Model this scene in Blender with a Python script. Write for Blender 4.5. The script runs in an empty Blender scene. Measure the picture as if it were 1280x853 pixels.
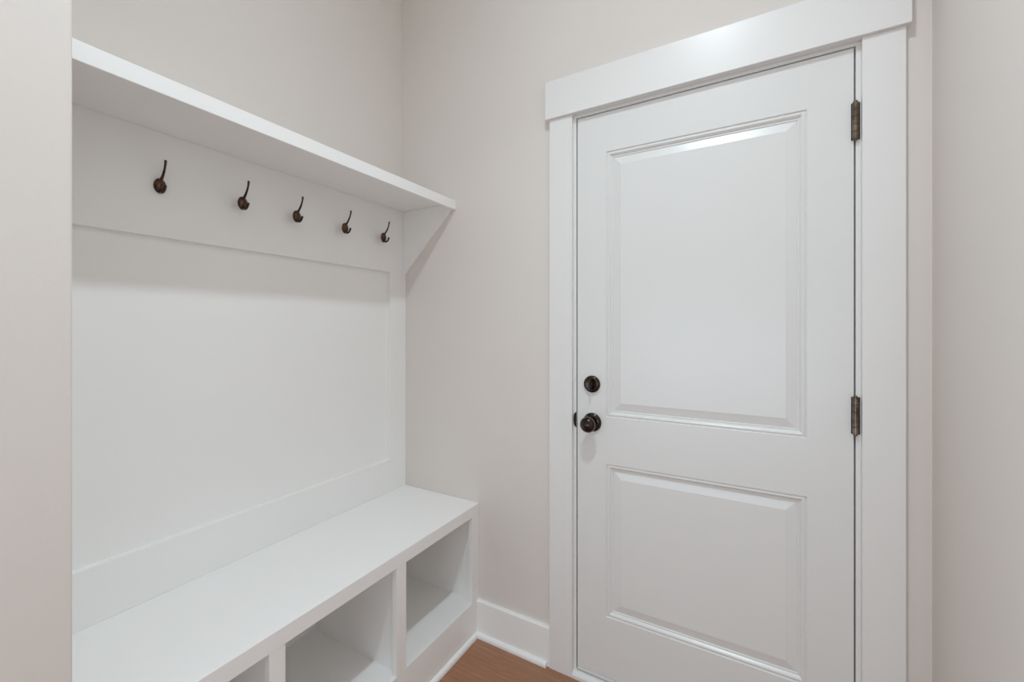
import bpy, bmesh, math
from mathutils import Vector, Matrix

S = bpy.context.scene
C = S.collection
PI = math.pi

# ------------------------------------------------------------------ materials
def new_mat(name):
    m = bpy.data.materials.new(name)
    m.use_nodes = True
    nt = m.node_tree
    for n in list(nt.nodes):
        nt.nodes.remove(n)
    out = nt.nodes.new('ShaderNodeOutputMaterial')
    p = nt.nodes.new('ShaderNodeBsdfPrincipled')
    nt.links.new(p.outputs[0], out.inputs[0])
    return m, nt, p

def srgb(r, g, b):
    def f(c):
        c /= 255.0
        return c / 12.92 if c <= 0.04045 else ((c + 0.055) / 1.055) ** 2.4
    return (f(r), f(g), f(b), 1.0)

def paint(name, col, rough, scale, bump, spec=0.5, vary=0.02):
    m, nt, p = new_mat(name)
    tc = nt.nodes.new('ShaderNodeTexCoord')
    n1 = nt.nodes.new('ShaderNodeTexNoise')
    n1.inputs['Scale'].default_value = scale
    n1.inputs['Detail'].default_value = 4
    nt.links.new(tc.outputs['Object'], n1.inputs['Vector'])
    n2 = nt.nodes.new('ShaderNodeTexNoise')
    n2.inputs['Scale'].default_value = 3.0
    n2.inputs['Detail'].default_value = 3
    nt.links.new(tc.outputs['Object'], n2.inputs['Vector'])
    mix = nt.nodes.new('ShaderNodeMix')
    mix.data_type = 'RGBA'
    a = [c * (1 - vary) for c in col[:3]] + [1]
    b = [min(1, c * (1 + vary)) for c in col[:3]] + [1]
    mix.inputs[6].default_value = a
    mix.inputs[7].default_value = b
    nt.links.new(n2.outputs['Fac'], mix.inputs[0])
    nt.links.new(mix.outputs[2], p.inputs['Base Color'])
    p.inputs['Roughness'].default_value = rough
    p.inputs['Specular IOR Level'].default_value = spec
    if bump:
        bp = nt.nodes.new('ShaderNodeBump')
        bp.inputs['Strength'].default_value = bump
        bp.inputs['Distance'].default_value = 0.001
        nt.links.new(n1.outputs['Fac'], bp.inputs['Height'])
        nt.links.new(bp.outputs[0], p.inputs['Normal'])
    return m

M_WALL = paint('greige_wall_paint', srgb(221, 215, 210), 0.75, 220, 0.25, 0.25)
M_CEIL = paint('white_ceiling_paint', srgb(238, 237, 234), 0.9, 220, 0.2, 0.2)
M_TRIM = paint('white_semi_gloss_paint', srgb(240, 240, 239), 0.38, 90, 0.05, 0.5, 0.008)
M_CASING = paint('white_casing_paint', srgb(229, 228, 227), 0.32, 90, 0.05, 0.5, 0.008)
M_DOOR = paint('white_door_paint', srgb(224, 224, 223), 0.27, 120, 0.06, 0.5, 0.008)
M_SEAL = paint('gap_shade_and_screw', srgb(34, 32, 30), 0.8, 60, 0.0)  # near black, puts shade into the door gap; also the screw heads

def bronze(name, dark, light, rough, coat=0.0):
    m, nt, p = new_mat(name)
    tc = nt.nodes.new('ShaderNodeTexCoord')
    n = nt.nodes.new('ShaderNodeTexNoise')
    n.inputs['Scale'].default_value = 45
    n.inputs['Detail'].default_value = 4
    nt.links.new(tc.outputs['Object'], n.inputs['Vector'])
    r = nt.nodes.new('ShaderNodeValToRGB')
    r.color_ramp.elements[0].position = 0.35
    r.color_ramp.elements[0].color = dark
    r.color_ramp.elements[1].position = 0.72
    r.color_ramp.elements[1].color = light
    nt.links.new(n.outputs['Fac'], r.inputs[0])
    nt.links.new(r.outputs[0], p.inputs['Base Color'])
    p.inputs['Metallic'].default_value = 0.85
    p.inputs['Coat Weight'].default_value = coat
    p.inputs['Coat Roughness'].default_value = 0.12
    p.inputs['Roughness'].default_value = rough
    return m

M_BRONZE = bronze('oil_rubbed_bronze', srgb(28, 19, 15), srgb(66, 46, 36), 0.20, 0.45)
M_HOOK = bronze('dark_bronze_hook', srgb(34, 24, 18), srgb(98, 70, 50), 0.30, 0.4)
M_HINGE = bronze('brown_bronze_hinge', srgb(84, 70, 57), srgb(140, 122, 104), 0.33, 0.5)

def wood_floor():
    m, nt, p = new_mat('brown_hardwood_planks')
    L = nt.links.new
    tc = nt.nodes.new('ShaderNodeTexCoord')
    mp = nt.nodes.new('ShaderNodeMapping')
    mp.inputs['Location'].default_value = (0.35, 0.18, 0)
    L(tc.outputs['Object'], mp.inputs['Vector'])
    br = nt.nodes.new('ShaderNodeTexBrick')
    br.inputs['Scale'].default_value = 1.0
    br.inputs['Brick Width'].default_value = 1.1
    br.inputs['Row Height'].default_value = 0.125
    br.inputs['Mortar Size'].default_value = 0.0012
    br.inputs['Mortar Smooth'].default_value = 0.3
    br.offset = 0.37
    br.inputs['Color1'].default_value = srgb(160, 116, 88)
    br.inputs['Color2'].default_value = srgb(166, 122, 99)
    br.inputs['Mortar'].default_value = srgb(178, 144, 118)
    L(mp.outputs[0], br.inputs['Vector'])
    mg = nt.nodes.new('ShaderNodeMapping')
    mg.inputs['Scale'].default_value = (4, 60, 1)
    L(tc.outputs['Object'], mg.inputs['Vector'])
    g = nt.nodes.new('ShaderNodeTexNoise')
    g.inputs['Scale'].default_value = 2.2
    g.inputs['Detail'].default_value = 7
    g.inputs['Distortion'].default_value = 1.0
    L(mg.outputs[0], g.inputs['Vector'])
    rp = nt.nodes.new('ShaderNodeValToRGB')
    rp.color_ramp.elements[0].position = 0.3
    rp.color_ramp.elements[0].color = (0.80, 0.76, 0.72, 1)
    rp.color_ramp.elements[1].position = 0.7
    rp.color_ramp.elements[1].color = (1.1, 1.08, 1.06, 1)
    L(g.outputs['Fac'], rp.inputs[0])
    mx = nt.nodes.new('ShaderNodeMix')
    mx.data_type = 'RGBA'
    mx.blend_type = 'MULTIPLY'
    mx.inputs[0].default_value = 1
    L(br.outputs['Color'], mx.inputs[6])
    L(rp.outputs[0], mx.inputs[7])
    L(mx.outputs[2], p.inputs['Base Color'])
    p.inputs['Roughness'].default_value = 0.42
    bp = nt.nodes.new('ShaderNodeBump')
    bp.inputs['Strength'].default_value = 0.15
    bp.inputs['Distance'].default_value = 0.001
    L(g.outputs['Fac'], bp.inputs['Height'])
    L(bp.outputs[0], p.inputs['Normal'])
    return m
M_FLOOR = wood_floor()

# ------------------------------------------------------------------ helpers
def obj(name, bm, mat, parent=None, smooth=False):
    bmesh.ops.recalc_face_normals(bm, faces=bm.faces)
    me = bpy.data.meshes.new(name)
    bm.to_mesh(me)
    bm.free()
    if smooth:
        for f in me.polygons:
            f.use_smooth = True
    me.materials.append(mat)
    o = bpy.data.objects.new(name, me)
    C.objects.link(o)
    if parent is not None:
        o.parent = parent
        o.matrix_parent_inverse = parent_world(parent).inverted()
    return o

def parent_world(o):
    m = o.matrix_basis.copy()
    p = o.parent
    ch = o
    while p is not None:
        m = p.matrix_basis @ ch.matrix_parent_inverse @ m
        ch = p
        p = p.parent
    return m

def empty(name, loc):
    o = bpy.data.objects.new(name, None)
    o.empty_display_size = 0.05
    C.objects.link(o)
    o.location = loc
    return o

def tag(o, label, cat, group=None):
    o['label'] = label
    o['category'] = cat
    if group:
        o['group'] = group
    return o

def struct(o, label=None):
    o['kind'] = 'structure'
    if label:
        o['label'] = label
    return o

def add_box(bm, x0, x1, y0, y1, z0, z1, bev=0.0, seg=2):
    t = bmesh.new()
    xs, ys, zs = sorted((x0, x1)), sorted((y0, y1)), sorted((z0, z1))
    v = [t.verts.new((x, y, z)) for x in xs for y in ys for z in zs]
    for f in ((0, 1, 3, 2), (4, 6, 7, 5), (0, 4, 5, 1), (2, 3, 7, 6), (0, 2, 6, 4), (1, 5, 7, 3)):
        t.faces.new([v[i] for i in f])
    bmesh.ops.recalc_face_normals(t, faces=t.faces)
    if bev:
        bmesh.ops.bevel(t, geom=list(t.edges), offset=bev, segments=seg, affect='EDGES', profile=0.5)
    me = bpy.data.meshes.new('tmp')
    t.to_mesh(me)
    t.free()
    bm.from_mesh(me)
    bpy.data.meshes.remove(me)

def box(name, mat, dims, parent=None, bev=0.0, seg=2):
    bm = bmesh.new()
    add_box(bm, *dims, bev=bev, seg=seg)
    return obj(name, bm, mat, parent)

def add_prism(bm, pts, axis, a0, a1):
    """pts: 2D outline; axis 'x': pts=(y,z); 'y': pts=(x,z)."""
    def mk(p, a):
        return (a, p[0], p[1]) if axis == 'x' else (p[0], a, p[1])
    lo = [bm.verts.new(mk(p, a0)) for p in pts]
    hi = [bm.verts.new(mk(p, a1)) for p in pts]
    n = len(pts)
    bm.faces.new(lo)
    bm.faces.new(hi)
    for i in range(n):
        j = (i + 1) % n
        bm.faces.new((lo[i], lo[j], hi[j], hi[i]))

def add_lathe(bm, prof, origin, axis, seg=40, sq=(1, 1)):
    """prof: list of (distance along axis, radius). Closed ends when radius = 0."""
    a = Vector(axis).normalized()
    up = Vector((0, 0, 1)) if abs(a.z) < 0.9 else Vector((1, 0, 0))
    u = a.cross(up).normalized()
    w = u.cross(a).normalized()
    o = Vector(origin)
    rings = []
    for d, r in prof:
        if r <= 1e-7:
            rings.append([bm.verts.new(o + a * d)])
        else:
            rings.append([bm.verts.new(o + a * d + (u * math.cos(2 * PI * k / seg) * sq[0] + w * math.sin(2 * PI * k / seg) * sq[1]) * r) for k in range(seg)])
    for A, B in zip(rings, rings[1:]):
        for k in range(seg):
            k2 = (k + 1) % seg
            if len(A) == 1 and len(B) == 1:
                continue
            if len(A) == 1:
                bm.faces.new((A[0], B[k], B[k2]))
            elif len(B) == 1:
                bm.faces.new((A[k], B[0], A[k2]))
            else:
                bm.faces.new((A[k], B[k], B[k2], A[k2]))

def catmull(pts, n=8):
    P = [pts[0]] + list(pts) + [pts[-1]]
    out = []
    for i in range(1, len(P) - 2):
        p0, p1, p2, p3 = P[i - 1], P[i], P[i + 1], P[i + 2]
        for k in range(n):
            t = k / n
            out.append(tuple(0.5 * ((2 * b) + (-a + c) * t + (2 * a - 5 * b + 4 * c - d) * t * t + (-a + 3 * b - 3 * c + d) * t ** 3)
                             for a, b, c, d in zip(p0, p1, p2, p3)))
    out.append(tuple(pts[-1]))
    return out

def add_tube(bm, pts, seg=14):
    """pts: (x, y, z, r); bent in an XZ plane, round cross-section, rounded ends."""
    pts = catmull(pts)
    rings = []
    for i, p in enumerate(pts):
        a = Vector(pts[max(i - 1, 0)][:3])
        b = Vector(pts[min(i + 1, len(pts) - 1)][:3])
        t = (b - a).normalized()
        u = Vector((0, 1, 0))
        w = t.cross(u).normalized()
        c = Vector(p[:3])
        rings.append([bm.verts.new(c + (u * math.cos(2 * PI * k / seg) + w * math.sin(2 * PI * k / seg)) * p[3]) for k in range(seg)])
    for A, B in zip(rings, rings[1:]):
        for k in range(seg):
            k2 = (k + 1) % seg
            bm.faces.new((A[k], B[k], B[k2], A[k2]))
    for R, p, q in ((rings[0], pts[0], pts[1]), (rings[-1], pts[-1], pts[-2])):
        d = (Vector(p[:3]) - Vector(q[:3])).normalized()
        r1 = [bm.verts.new(Vector(p[:3]) + (v.co - Vector(p[:3])) * 0.7 + d * p[3] * 0.6) for v in R]
        tip = bm.verts.new(Vector(p[:3]) + d * p[3] * 0.85)
        for k in range(seg):
            k2 = (k + 1) % seg
            bm.faces.new((R[k], r1[k], r1[k2], R[k2]))
            bm.faces.new((r1[k], tip, r1[k2]))

# ------------------------------------------------------------------ dimensions (metres)
H = 3.05            # ceiling
WX = 0.0028          # wall behind the bench
RX = 1.849          # right wall
NX, NY = 0.462, -1.224   # corner of the wall that closes the bench niche
ENDL, ENDR = -1.345, -2.0  # walls cut short here to admit added fill from an unseen wider room
QX0, QX1, QY = -2.6, 4.2, -5.0

# ------------------------------------------------------------------ room shell
JL, JR, JT = 0.8788, 1.6944, 2.0640      # inside faces of the jamb
bm = bmesh.new()
add_box(bm, -0.15, JL - 0.019, 0, 0.115, 0, H)
add_box(bm, JR + 0.019, RX + 0.15, 0, 0.115, 0, H)
add_box(bm, JL - 0.019, JR + 0.019, 0, 0.115, JT + 0.019, H)
struct(obj('wall_back', bm, M_WALL))
bm = bmesh.new()
add_box(bm, -0.15, WX, NY - 0.1, 0, 0, H)
struct(obj('wall_left', bm, M_WALL))
bm = bmesh.new()
add_box(bm, -0.15, NX, ENDL, NY, 0, H, bev=0.004, seg=3)
struct(obj('wall_near', bm, M_WALL))
bm = bmesh.new()
add_box(bm, RX, RX + 0.15, ENDR, 0, 0, H)
struct(obj('wall_right', bm, M_WALL))
bm = bmesh.new()
add_box(bm, QX0 - 0.1, QX1 + 0.1, QY - 0.1, 0.115, -0.05, 0)
struct(obj('floor', bm, M_FLOOR))
bm = bmesh.new()
add_box(bm, QX0 - 0.1, QX1 + 0.1, QY - 0.1, 0.115, H, H + 0.05)
struct(obj('ceiling', bm, M_CEIL))

bm = bmesh.new()
add_box(bm, QX0 - 0.1, QX1 + 0.1, QY - 0.1, QY, 0, H)
add_box(bm, QX0 - 0.1, QX0, QY, ENDL + 0.1, 0, H)
add_box(bm, QX1, QX1 + 0.1, QY, ENDR + 0.1, 0, H)
add_box(bm, QX0, -0.15, ENDL, ENDL + 0.1, 0, H)
add_box(bm, RX + 0.15, QX1, ENDR, ENDR + 0.1, 0, H)
struct(obj('wall_rear', bm, M_WALL))

# baseboard with shoe moulding between bench and door casing
def shoe_profile(y0, s):            # quarter round, y0 = face it sits on, s = -1 towards -Y
    pts = [(y0, 0), (y0 + s * 0.013, 0)]
    for k in range(7):
        a = PI / 2 * k / 6
        pts.append((y0 + s * 0.013 * math.cos(a), 0.006 + 0.013 * math.sin(a)))
    pts.append((y0, 0.019))
    return pts
BX = 0.4415        # front face of the bench
CLO, CLI, CRI, CRO = 0.7783, 0.8690, 1.7052, 1.7947    # casing legs
bb = struct(empty('baseboard_back', (BX, 0, 0)), 'tall white baseboard between the bench and the door casing')
bm = bmesh.new()
add_prism(bm, [(0, 0), (-0.015, 0), (-0.015, 0.143), (-0.011, 0.148), (0, 0.148)], 'x', BX + 0.0005, CLO - 0.0005)
obj('board', bm, M_TRIM, bb)
bm = bmesh.new()
add_prism(bm, shoe_profile(-0.015, -1), 'x', BX + 0.0005, CLO - 0.012)
obj('shoe_moulding', bm, M_TRIM, bb)

# ------------------------------------------------------------------ door casing, jamb, threshold
tr = struct(empty('trim_1', ((CLO + CRO) / 2, 0, 0)), 'white craftsman door casing with a thick flat head board')
box('casing_leg', M_CASING, (CLO, CLI, -0.019, -0.0003, 0, 2.0733), tr, 0.0012)
box('casing_leg', M_CASING, (CRI, CRO, -0.019, -0.0003, 0, 2.0733), tr, 0.0012)
box('head_casing', M_CASING, (0.7646, 1.8039, -0.030, -0.0003, 2.0735, 2.2141), tr, 0.0015)
bm = bmesh.new()
for x0, x1, s in ((JL - 0.0188, JL, 1), (JR, JR + 0.0188, -1)):
    add_box(bm, x0, x1, -0.0002, 0.115, 0, JT, 0.0008, 1)
    xi = x1 if s > 0 else x0
    add_box(bm, xi, xi + s * 0.013, 0.056, 0.095, 0, JT - 0.0005)
add_box(bm, JL - 0.0188, JR + 0.0188, -0.0002, 0.115, JT, JT + 0.0188, 0.0008, 1)
add_box(bm, JL, JR, 0.056, 0.095, JT - 0.013, JT)
obj('jamb', bm, M_CASING, tr)
bm = bmesh.new()
add_box(bm, JL + 0.0002, JL + 0.0042, 0.018, 0.0470, 0.0255, JT - 0.0005)
add_box(bm, JR - 0.0033, JR - 0.0002, 0.018, 0.0470, 0.0255, JT - 0.0005)
add_box(bm, JL + 0.0002, JR - 0.0002, 0.018, 0.0470, JT - 0.0032, JT - 0.0002)
o = obj('gap_shade_seal', bm, M_SEAL, tr)  # dark seal brought forward so the gap around the door reads as shade
o['label'] = 'dark seal set in the door gap to deepen its shade'
bm = bmesh.new()
add_prism(bm, [(-0.0003, 0.0), (-0.0003, 0.023), (0.030, 0.0245), (0.115, 0.0245), (0.115, 0.0)], 'x', JL + 0.0003, JR - 0.0003)
add_prism(bm, [(-0.0185, 0.0), (-0.0185, 0.012), (-0.0150, 0.0185), (-0.0080, 0.0220), (-0.0003, 0.023), (-0.0003, 0.0)], 'x', CLI + 0.0003, CRI - 0.0003)
obj('threshold', bm, M_CASING, tr)
# bronze lip of the strike plate, wrapping the jamb edge beside the knob
bm = bmesh.new()
sp = [(JL + 0.0008, 0.949 - 0.028)] + [(JL + 0.0008 - 0.0108 * math.sin(PI * k / 20), 0.949 - 0.028 * math.cos(PI * k / 20)) for k in range(1, 20)] + [(JL + 0.0008, 0.949 + 0.028)]
add_prism(bm, sp, 'y', -0.0022, -0.0003)
o = obj('strike_plate', bm, M_BRONZE, tr)
o['label'] = 'bronze strike plate lip on the jamb'

# ------------------------------------------------------------------ door
DL, DR, DB, DT = 0.8832, 1.6909, 0.0400, 2.0606
PL, PR = 0.9923, 1.5836
PANELS = ((0.2558, 0.8020), (0.9703, 1.9183))
PROFILE = [(0.0, 0.0), (0.0012, 0.0030), (0.0025, 0.0042), (0.0050, 0.0028), (0.0080, 0.0018), (0.0105, 0.0021), (0.0130, 0.0038),
           (0.0152, 0.0064), (0.0168, 0.0086), (0.0185, 0.0093), (0.0205, 0.0086), (0.0218, 0.0086), (0.0226, 0.0108),
           (0.0240, 0.0112), (0.0492, 0.0056), (0.0506, 0.0050)]
door = struct(empty('door_1', (DR, 0.02, DB)), 'white two-panel door with bronze knob, deadbolt and hinges')
bm = bmesh.new()
def V(x, y, z):
    return bm.verts.new((x, y, z))
def quad(a, b, c, d):
    bm.faces.new((V(*a), V(*b), V(*c), V(*d)))
e = 0.0015
zs = [DB + e, PANELS[0][0], PANELS[0][1], PANELS[1][0], PANELS[1][1], DT - e]
xs = [DL + e, PL, PR, DR - e]
for i in range(3):
    for j in range(5):
        if i == 1 and j in (1, 3):
            continue
        quad((xs[i], 0, zs[j]), (xs[i + 1], 0, zs[j]), (xs[i + 1], 0, zs[j + 1]), (xs[i], 0, zs[j + 1]))
for z0, z1 in PANELS:
    rings = [[(PL + a, d, z0 + a), (PR - a, d, z0 + a), (PR - a, d, z1 - a), (PL + a, d, z1 - a)] for a, d in PROFILE]
    for A, B in zip(rings, rings[1:]):
        for k in range(4):
            k2 = (k + 1) % 4
            quad(A[k], A[k2], B[k2], B[k])
    quad(*rings[-1])
fr = [(DL + e, 0, DB + e), (DR - e, 0, DB + e), (DR - e, 0, DT - e), (DL + e, 0, DT - e)]
ed = [(DL, e, DB), (DR, e, DB), (DR, e, DT), (DL, e, DT)]
bk = [(DL, 0.045, DB), (DR, 0.045, DB), (DR, 0.045, DT), (DL, 0.045, DT)]
for A, B in ((fr, ed), (ed, bk)):
    for k in range(4):
        k2 = (k + 1) % 4
        quad(A[k], A[k2], B[k2], B[k])
quad(*bk)
bmesh.ops.remove_doubles(bm, verts=bm.verts, dist=1e-6)
slab = obj('slab', bm, M_DOOR, door)
box('door_sweep', M_DOOR, (DL + 0.0005, DR - 0.0005, -0.0005, 0.044, 0.0285, DB - 0.0002), door)
# hardware
KX, KZ = 0.941, 0.946
bm = bmesh.new()
add_lathe(bm, [(-0.0002, 0), (-0.0002, 0.0338), (0.003, 0.0340), (0.006, 0.0325), (0.0085, 0.0290), (0.010, 0.0230), (0.0115, 0.0165), (0.0115, 0)], (KX, -0.0003, KZ), (0, -1, 0), 48)
rose = obj('knob_rosette', bm, M_BRONZE, door, True)
bm = bmesh.new()
prof = [(0.0113, 0.0), (0.0113, 0.0135), (0.018, 0.0115), (0.024, 0.0112), (0.028, 0.0135)]
for k in range(13):
    a = -PI / 2 + 0.55 + (PI - 0.75) * k / 12
    prof.append((0.0485 + 0.0215 * math.sin(a), 0.0282 * math.cos(a)))
prof += [(prof[-1][0] + 0.0008, 0.0030), (prof[-1][0] + 0.0009, 0.0)]
add_lathe(bm, prof, (KX, -0.0003, KZ), (0, -1, 0), 48)
obj('knob', bm, M_BRONZE, rose, True)
BX2, BZ = 0.9405, 1.0845
bm = bmesh.new()
add_lathe(bm, [(-0.0002, 0), (-0.0002, 0.0305), (0.004, 0.0308), (0.009, 0.0290), (0.0115, 0.0245), (0.0125, 0.0225), (0.0118, 0.0205), (0.0118, 0)], (BX2, -0.0003, BZ), (0, -1, 0), 48)
dead = obj('deadbolt_rosette', bm, M_BRONZE, door, True)
bm = bmesh.new()
add_lathe(bm, [(0.0115, 0), (0.0115, 0.0165), (0.016, 0.0160), (0.023, 0.0185), (0.031, 0.0170), (0.0355, 0.0115), (0.0368, 0)], (BX2, -0.0003, BZ), (0, -1, 0), 32, (0.20, 1))
obj('thumbturn', bm, M_BRONZE, dead, True)
# hinges
GX = (DR + JR) / 2
for hz in (1.8560, 1.0475):
    bm = bmesh.new()
    r = 0.0068
    n = 5
    L = 0.1016
    for k in range(n):
        z0 = hz - L / 2 + L * k / n + 0.0003
        z1 = hz - L / 2 + L * (k + 1) / n - 0.0003
        add_lathe(bm, [(0, 0), (0, r * 0.93), (0.0005, r), (z1 - z0 - 0.0005, r), (z1 - z0, r * 0.93), (z1 - z0, 0)], (GX, -0.0072, z0), (0, 0, 1), 24)
    hinge = obj('hinge', bm, M_HINGE, door)
    bm = bmesh.new()
    add_box(bm, GX - 0.0085, GX - 0.0016, -0.0018, -0.0002, hz - L / 2, hz + L / 2)
    add_box(bm, GX + 0.0018, GX + 0.0108, -0.0018, -0.0004, hz - L / 2, hz + L / 2)
    obj('leaf', bm, M_BRONZE, hinge)
    bm = bmesh.new()
    for s in (-1, 1):
        add_lathe(bm, [(0, 0), (0, 0.0048), (0.0022, 0.0050), (0.0042, 0.0035), (0.0050, 0)], (GX, -0.0072, hz + s * L / 2), (0, 0, s), 20)
    obj('pin', bm, M_HINGE, hinge, True)

# ------------------------------------------------------------------ panelled back above the bench
PX = 0.0277
LY = NY + 0.0006
RZ = 1.8286
G = 0.0004
pan = tag(empty('back_panel', (WX, -0.6, 0.5504)), 'white painted wainscot panel with flat recessed field behind the hooks, above the bench', 'wall panel')
box('recessed_panel', M_TRIM, (WX + G, 0.0068, LY, -G, 0.56, 1.82), pan)
box('top_rail', M_TRIM, (0.0069, PX, LY, -G, 1.5402, RZ - G), pan)
box('bottom_rail', M_TRIM, (0.0069, PX, LY, -G, 0.5504 + G, 0.6955), pan)
box('stile', M_TRIM, (0.0069, PX, -0.0956, -G, 0.6955, 1.5402), pan)
box('stile', M_TRIM, (0.0069, PX, LY, NY + 0.0956, 0.6955, 1.5402), pan)

# ------------------------------------------------------------------ shelf with end bracket
SX = 0.3213
sh = tag(empty('wall_shelf', (WX, -0.6, RZ)), 'long white shelf with thick front edge above the row of hooks', 'shelf')
box('shelf_board', M_TRIM, (WX + G, SX - 0.019, LY, -G, RZ, 1.8426), sh)
box('front_edge', M_TRIM, (SX - 0.0189, SX, LY, -G, 1.8034, 1.8429), sh, 0.0012)
bm = bmesh.new()
add_prism(bm, [(PX + G, 1.5373), (PX + G, RZ - G), (SX - 0.0195, RZ - G), (SX - 0.0195, 1.8034 + 0.002)], 'y', -0.0175, -G)
bmesh.ops.recalc_face_normals(bm, faces=bm.faces)
bmesh.ops.bevel(bm, geom=list(bm.edges), offset=0.0007, segments=1, affect='EDGES')
br = obj('bracket', bm, M_TRIM, sh)
br['label'] = 'triangular end bracket'

# ------------------------------------------------------------------ storage bench
OT, OB = 0.5062, 0.1520
BT = 0.5504
be = tag(empty('storage_bench', (BX, -0.6, 0)), 'white built-in storage bench with open cubbies under a flat seat, against the left wall', 'bench')
bm = bmesh.new()
add_prism(bm, [(WX + G, 0.5300), (BX - 0.0193, 0.5300), (BX - 0.0193, OT), (BX + 0.0008, OT), (BX + 0.0008, BT - 0.0012), (BX - 0.0004, BT), (WX + G, BT)], 'y', LY, -G)
obj('seat', bm, M_TRIM, be)
FX0, FX1 = BX - 0.0193, BX
D1, D2 = (-0.4695, -0.4257), (-0.8834, -0.8431)
for y0, y1 in ((-0.0456, -G), D1, D2, (LY, LY + 0.045)):
    box('face_stile', M_TRIM, (FX0, FX1, y0, y1, OB + 0.0002, OT - 0.0002), be, 0.0005)
for y0, y1 in ((-0.030, -G), (-0.4570, -0.4382), (-0.8726, -0.8539), (LY, LY + 0.0188)):
    box('divider' if -0.9 < y0 < -0.4 else 'end_panel', M_TRIM, (WX + 0.0065, FX0 - 0.0002, y0, y1, OB + 0.0002, 0.5298), be)
box('cubby_back', M_TRIM, (WX + G, WX + 0.0063, LY, -G, 0.02, 0.5298), be)
box('cubby_floor', M_TRIM, (WX + 0.0065, FX0, LY, -G, OB - 0.018, OB), be)
box('base_board', M_TRIM, (FX0, BX, LY, -G, 0.0003, OB), be, 0.0008)
bm = bmesh.new()
add_prism(bm, shoe_profile(BX + 0.0002, 1), 'y', LY, -0.0285)
# outline is in (x, z) for axis 'y'
obj('shoe_moulding', bm, M_TRIM, be)

# ------------------------------------------------------------------ coat hooks
HZ = 1.6794
HY = (-0.9450, -0.7434, -0.5633, -0.3622, -0.1649)
HL = ('leftmost of five bronze coat hooks, nearest the viewer, its lower prong hidden by the plate',
      'bronze double coat hook second from the left, between the leftmost hook and the middle one',
      'bronze double coat hook in the middle of the row of five',
      'bronze double coat hook second from the right, between the middle and last hooks',
      'bronze double coat hook closest to the bracket and the corner, rightmost and smallest-looking of five')
def make_hook():
    root = empty('coat_hook', (PX, 0, 0))
    bm = bmesh.new()
    add_lathe(bm, [(0.0002, 0), (0.0002, 0.0195), (0.0025, 0.0198), (0.005, 0.0185), (0.0075, 0.0150), (0.0095, 0.0100), (0.0105, 0.0050), (0.0107, 0)],
              (PX, 0, 0), (1, 0, 0), 36, (0.74, 1.06))
    obj('back_plate', bm, M_HOOK, root, True)
    bm = bmesh.new()
    add_tube(bm, [(PX + 0.004, 0, 0.010, 0.0048), (PX + 0.0115, 0, 0.0175, 0.0040), (PX + 0.0205, 0, 0.0270, 0.0032),
                  (PX + 0.0285, 0, 0.0390, 0.0028), (PX + 0.0335, 0, 0.0510, 0.0027), (PX + 0.0355, 0, 0.0605, 0.0033), (PX + 0.0357, 0, 0.0625, 0.0035)])
    obj('upper_prong', bm, M_HOOK, root, True)
    bm = bmesh.new()
    add_tube(bm, [(PX + 0.004, 0, -0.0120, 0.0048), (PX + 0.0120, 0, -0.0185, 0.0042), (PX + 0.0210, 0, -0.0190, 0.0035),
                  (PX + 0.0285, 0, -0.0140, 0.0033), (PX + 0.0320, 0, -0.0075, 0.0038), (PX + 0.0330, 0, -0.0050, 0.0040)])
    obj('lower_prong', bm, M_HOOK, root, True)
    bm = bmesh.new()
    add_lathe(bm, [(0.0080, 0), (0.0080, 0.0030), (0.0108, 0.0028), (0.0114, 0.0016), (0.0114, 0)], (PX, 0, 0.0015), (1, 0, 0), 16)
    o = obj('screw', bm, M_SEAL, root, True)
    o['label'] = 'dark screw head'
    return root
first = make_hook()
for i, y in enumerate(HY):
    if i == 0:
        r = first
    else:
        r = first.copy()
        C.objects.link(r)
        for ch in first.children:
            c = ch.copy()
            C.objects.link(c)
            c.parent = r
    r.location = (PX, y, HZ)
    tag(r, HL[i], 'coat hook', 'bronze coat hooks on the top rail')

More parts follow.
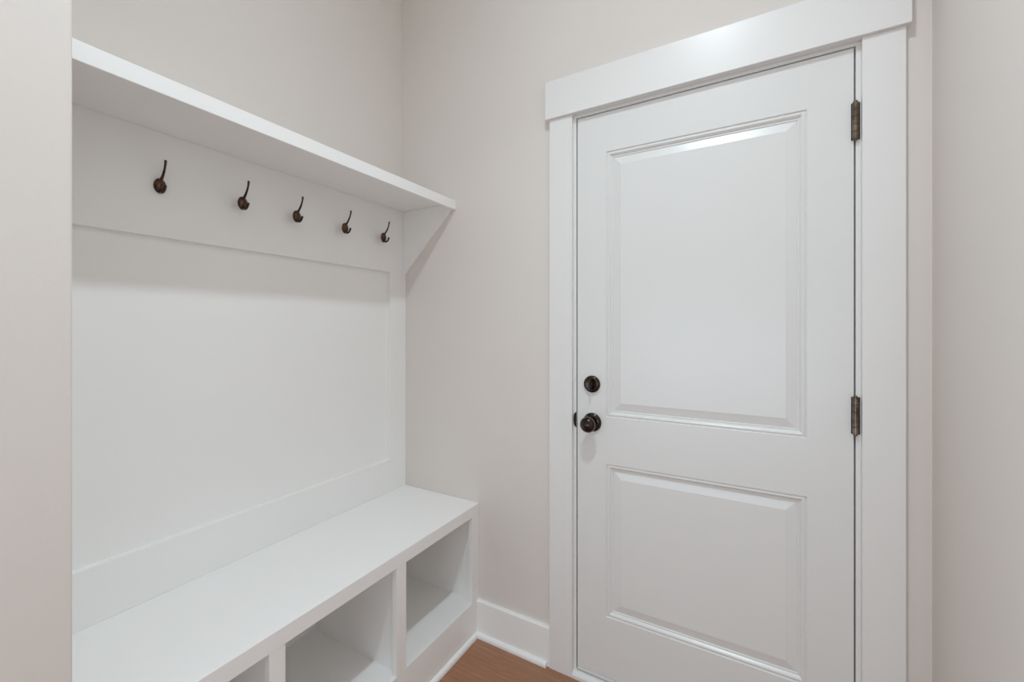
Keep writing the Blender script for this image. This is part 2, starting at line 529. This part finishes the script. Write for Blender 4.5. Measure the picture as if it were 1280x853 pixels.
# ------------------------------------------------------------------ light
w = bpy.data.worlds.new('World')
S.world = w
w.use_nodes = True
w.node_tree.nodes['Background'].inputs[1].default_value = 0.0
P_A, P_R1, P_R2, P_R3, P_N = 9.6, 31, 8, 98, 5.4
TINT = (0.80, 1.0, 1.15)
TINT_A = (0.86, 1.0, 1.075)

def lamp(name, loc, power, size, aim=None, size_y=None, col=TINT, spread=180):
    l = bpy.data.lights.new(name, 'AREA')
    l.shape = 'RECTANGLE' if size_y else 'DISK'
    l.size = size
    if size_y:
        l.size_y = size_y
    l.energy = power
    l.color = col
    l.spread = math.radians(spread)
    o = bpy.data.objects.new(name, l)
    C.objects.link(o)
    o.location = loc
    if aim:
        d = Vector(aim)
        o.rotation_euler = d.to_track_quat('-Z', 'Y').to_euler()
    return o
lamp('mudroom_downlight', (1.27, -1.09, H - 0.006), P_A, 0.10, col=TINT_A)
lamp('downlight_fill_beam', (1.27, -1.09, H - 0.012), P_N, 0.10, spread=110, col=TINT_A)  # added narrow beam at the downlight, brightens seat, floor and baseboard
lamp('rear_fill_light', (1.2, QY + 0.03, 0.75), P_R1, 3.0, (0, 1, 0), 1.4)  # added unseen fill for the door side, no window there
lamp('right_fill_light', (QX1 - 0.03, -3.9, 0.75), P_R2, 2.0, (-1, 0, 0), 1.4)  # added weak fill onto the bench side, stands for no real opening
lamp('left_fill_light', (QX0 + 0.03, -3.2, 0.75), P_R3, 1.8, (1, 0, 0), 1.4)  # added strong fill that lifts the right wall, out of view

# ------------------------------------------------------------------ camera
cd = bpy.data.cameras.new('camera')
cd.sensor_width = 36
cd.sensor_fit = 'HORIZONTAL'
cd.lens = 527.31 / 1280 * 36
cd.shift_x = -(642.8 - 640) / 1280
cd.shift_y = -(426.5 - 410.0) / 1280
cd.clip_start = 0.02
cam = bpy.data.objects.new('camera', cd)
C.objects.link(cam)
cam.location = (1.4525, -1.4719, 1.2886)
cam.rotation_euler = (PI / 2, 0, 0.5176)
S.camera = cam

S.view_settings.view_transform = 'Standard'
S.view_settings.look = 'None'
S.view_settings.gamma = 1
S.view_settings.use_curve_mapping = False
S.view_settings.exposure = -0.05
S.cycles.use_denoising = True
S.cycles.max_bounces = 16
S.cycles.diffuse_bounces = 12
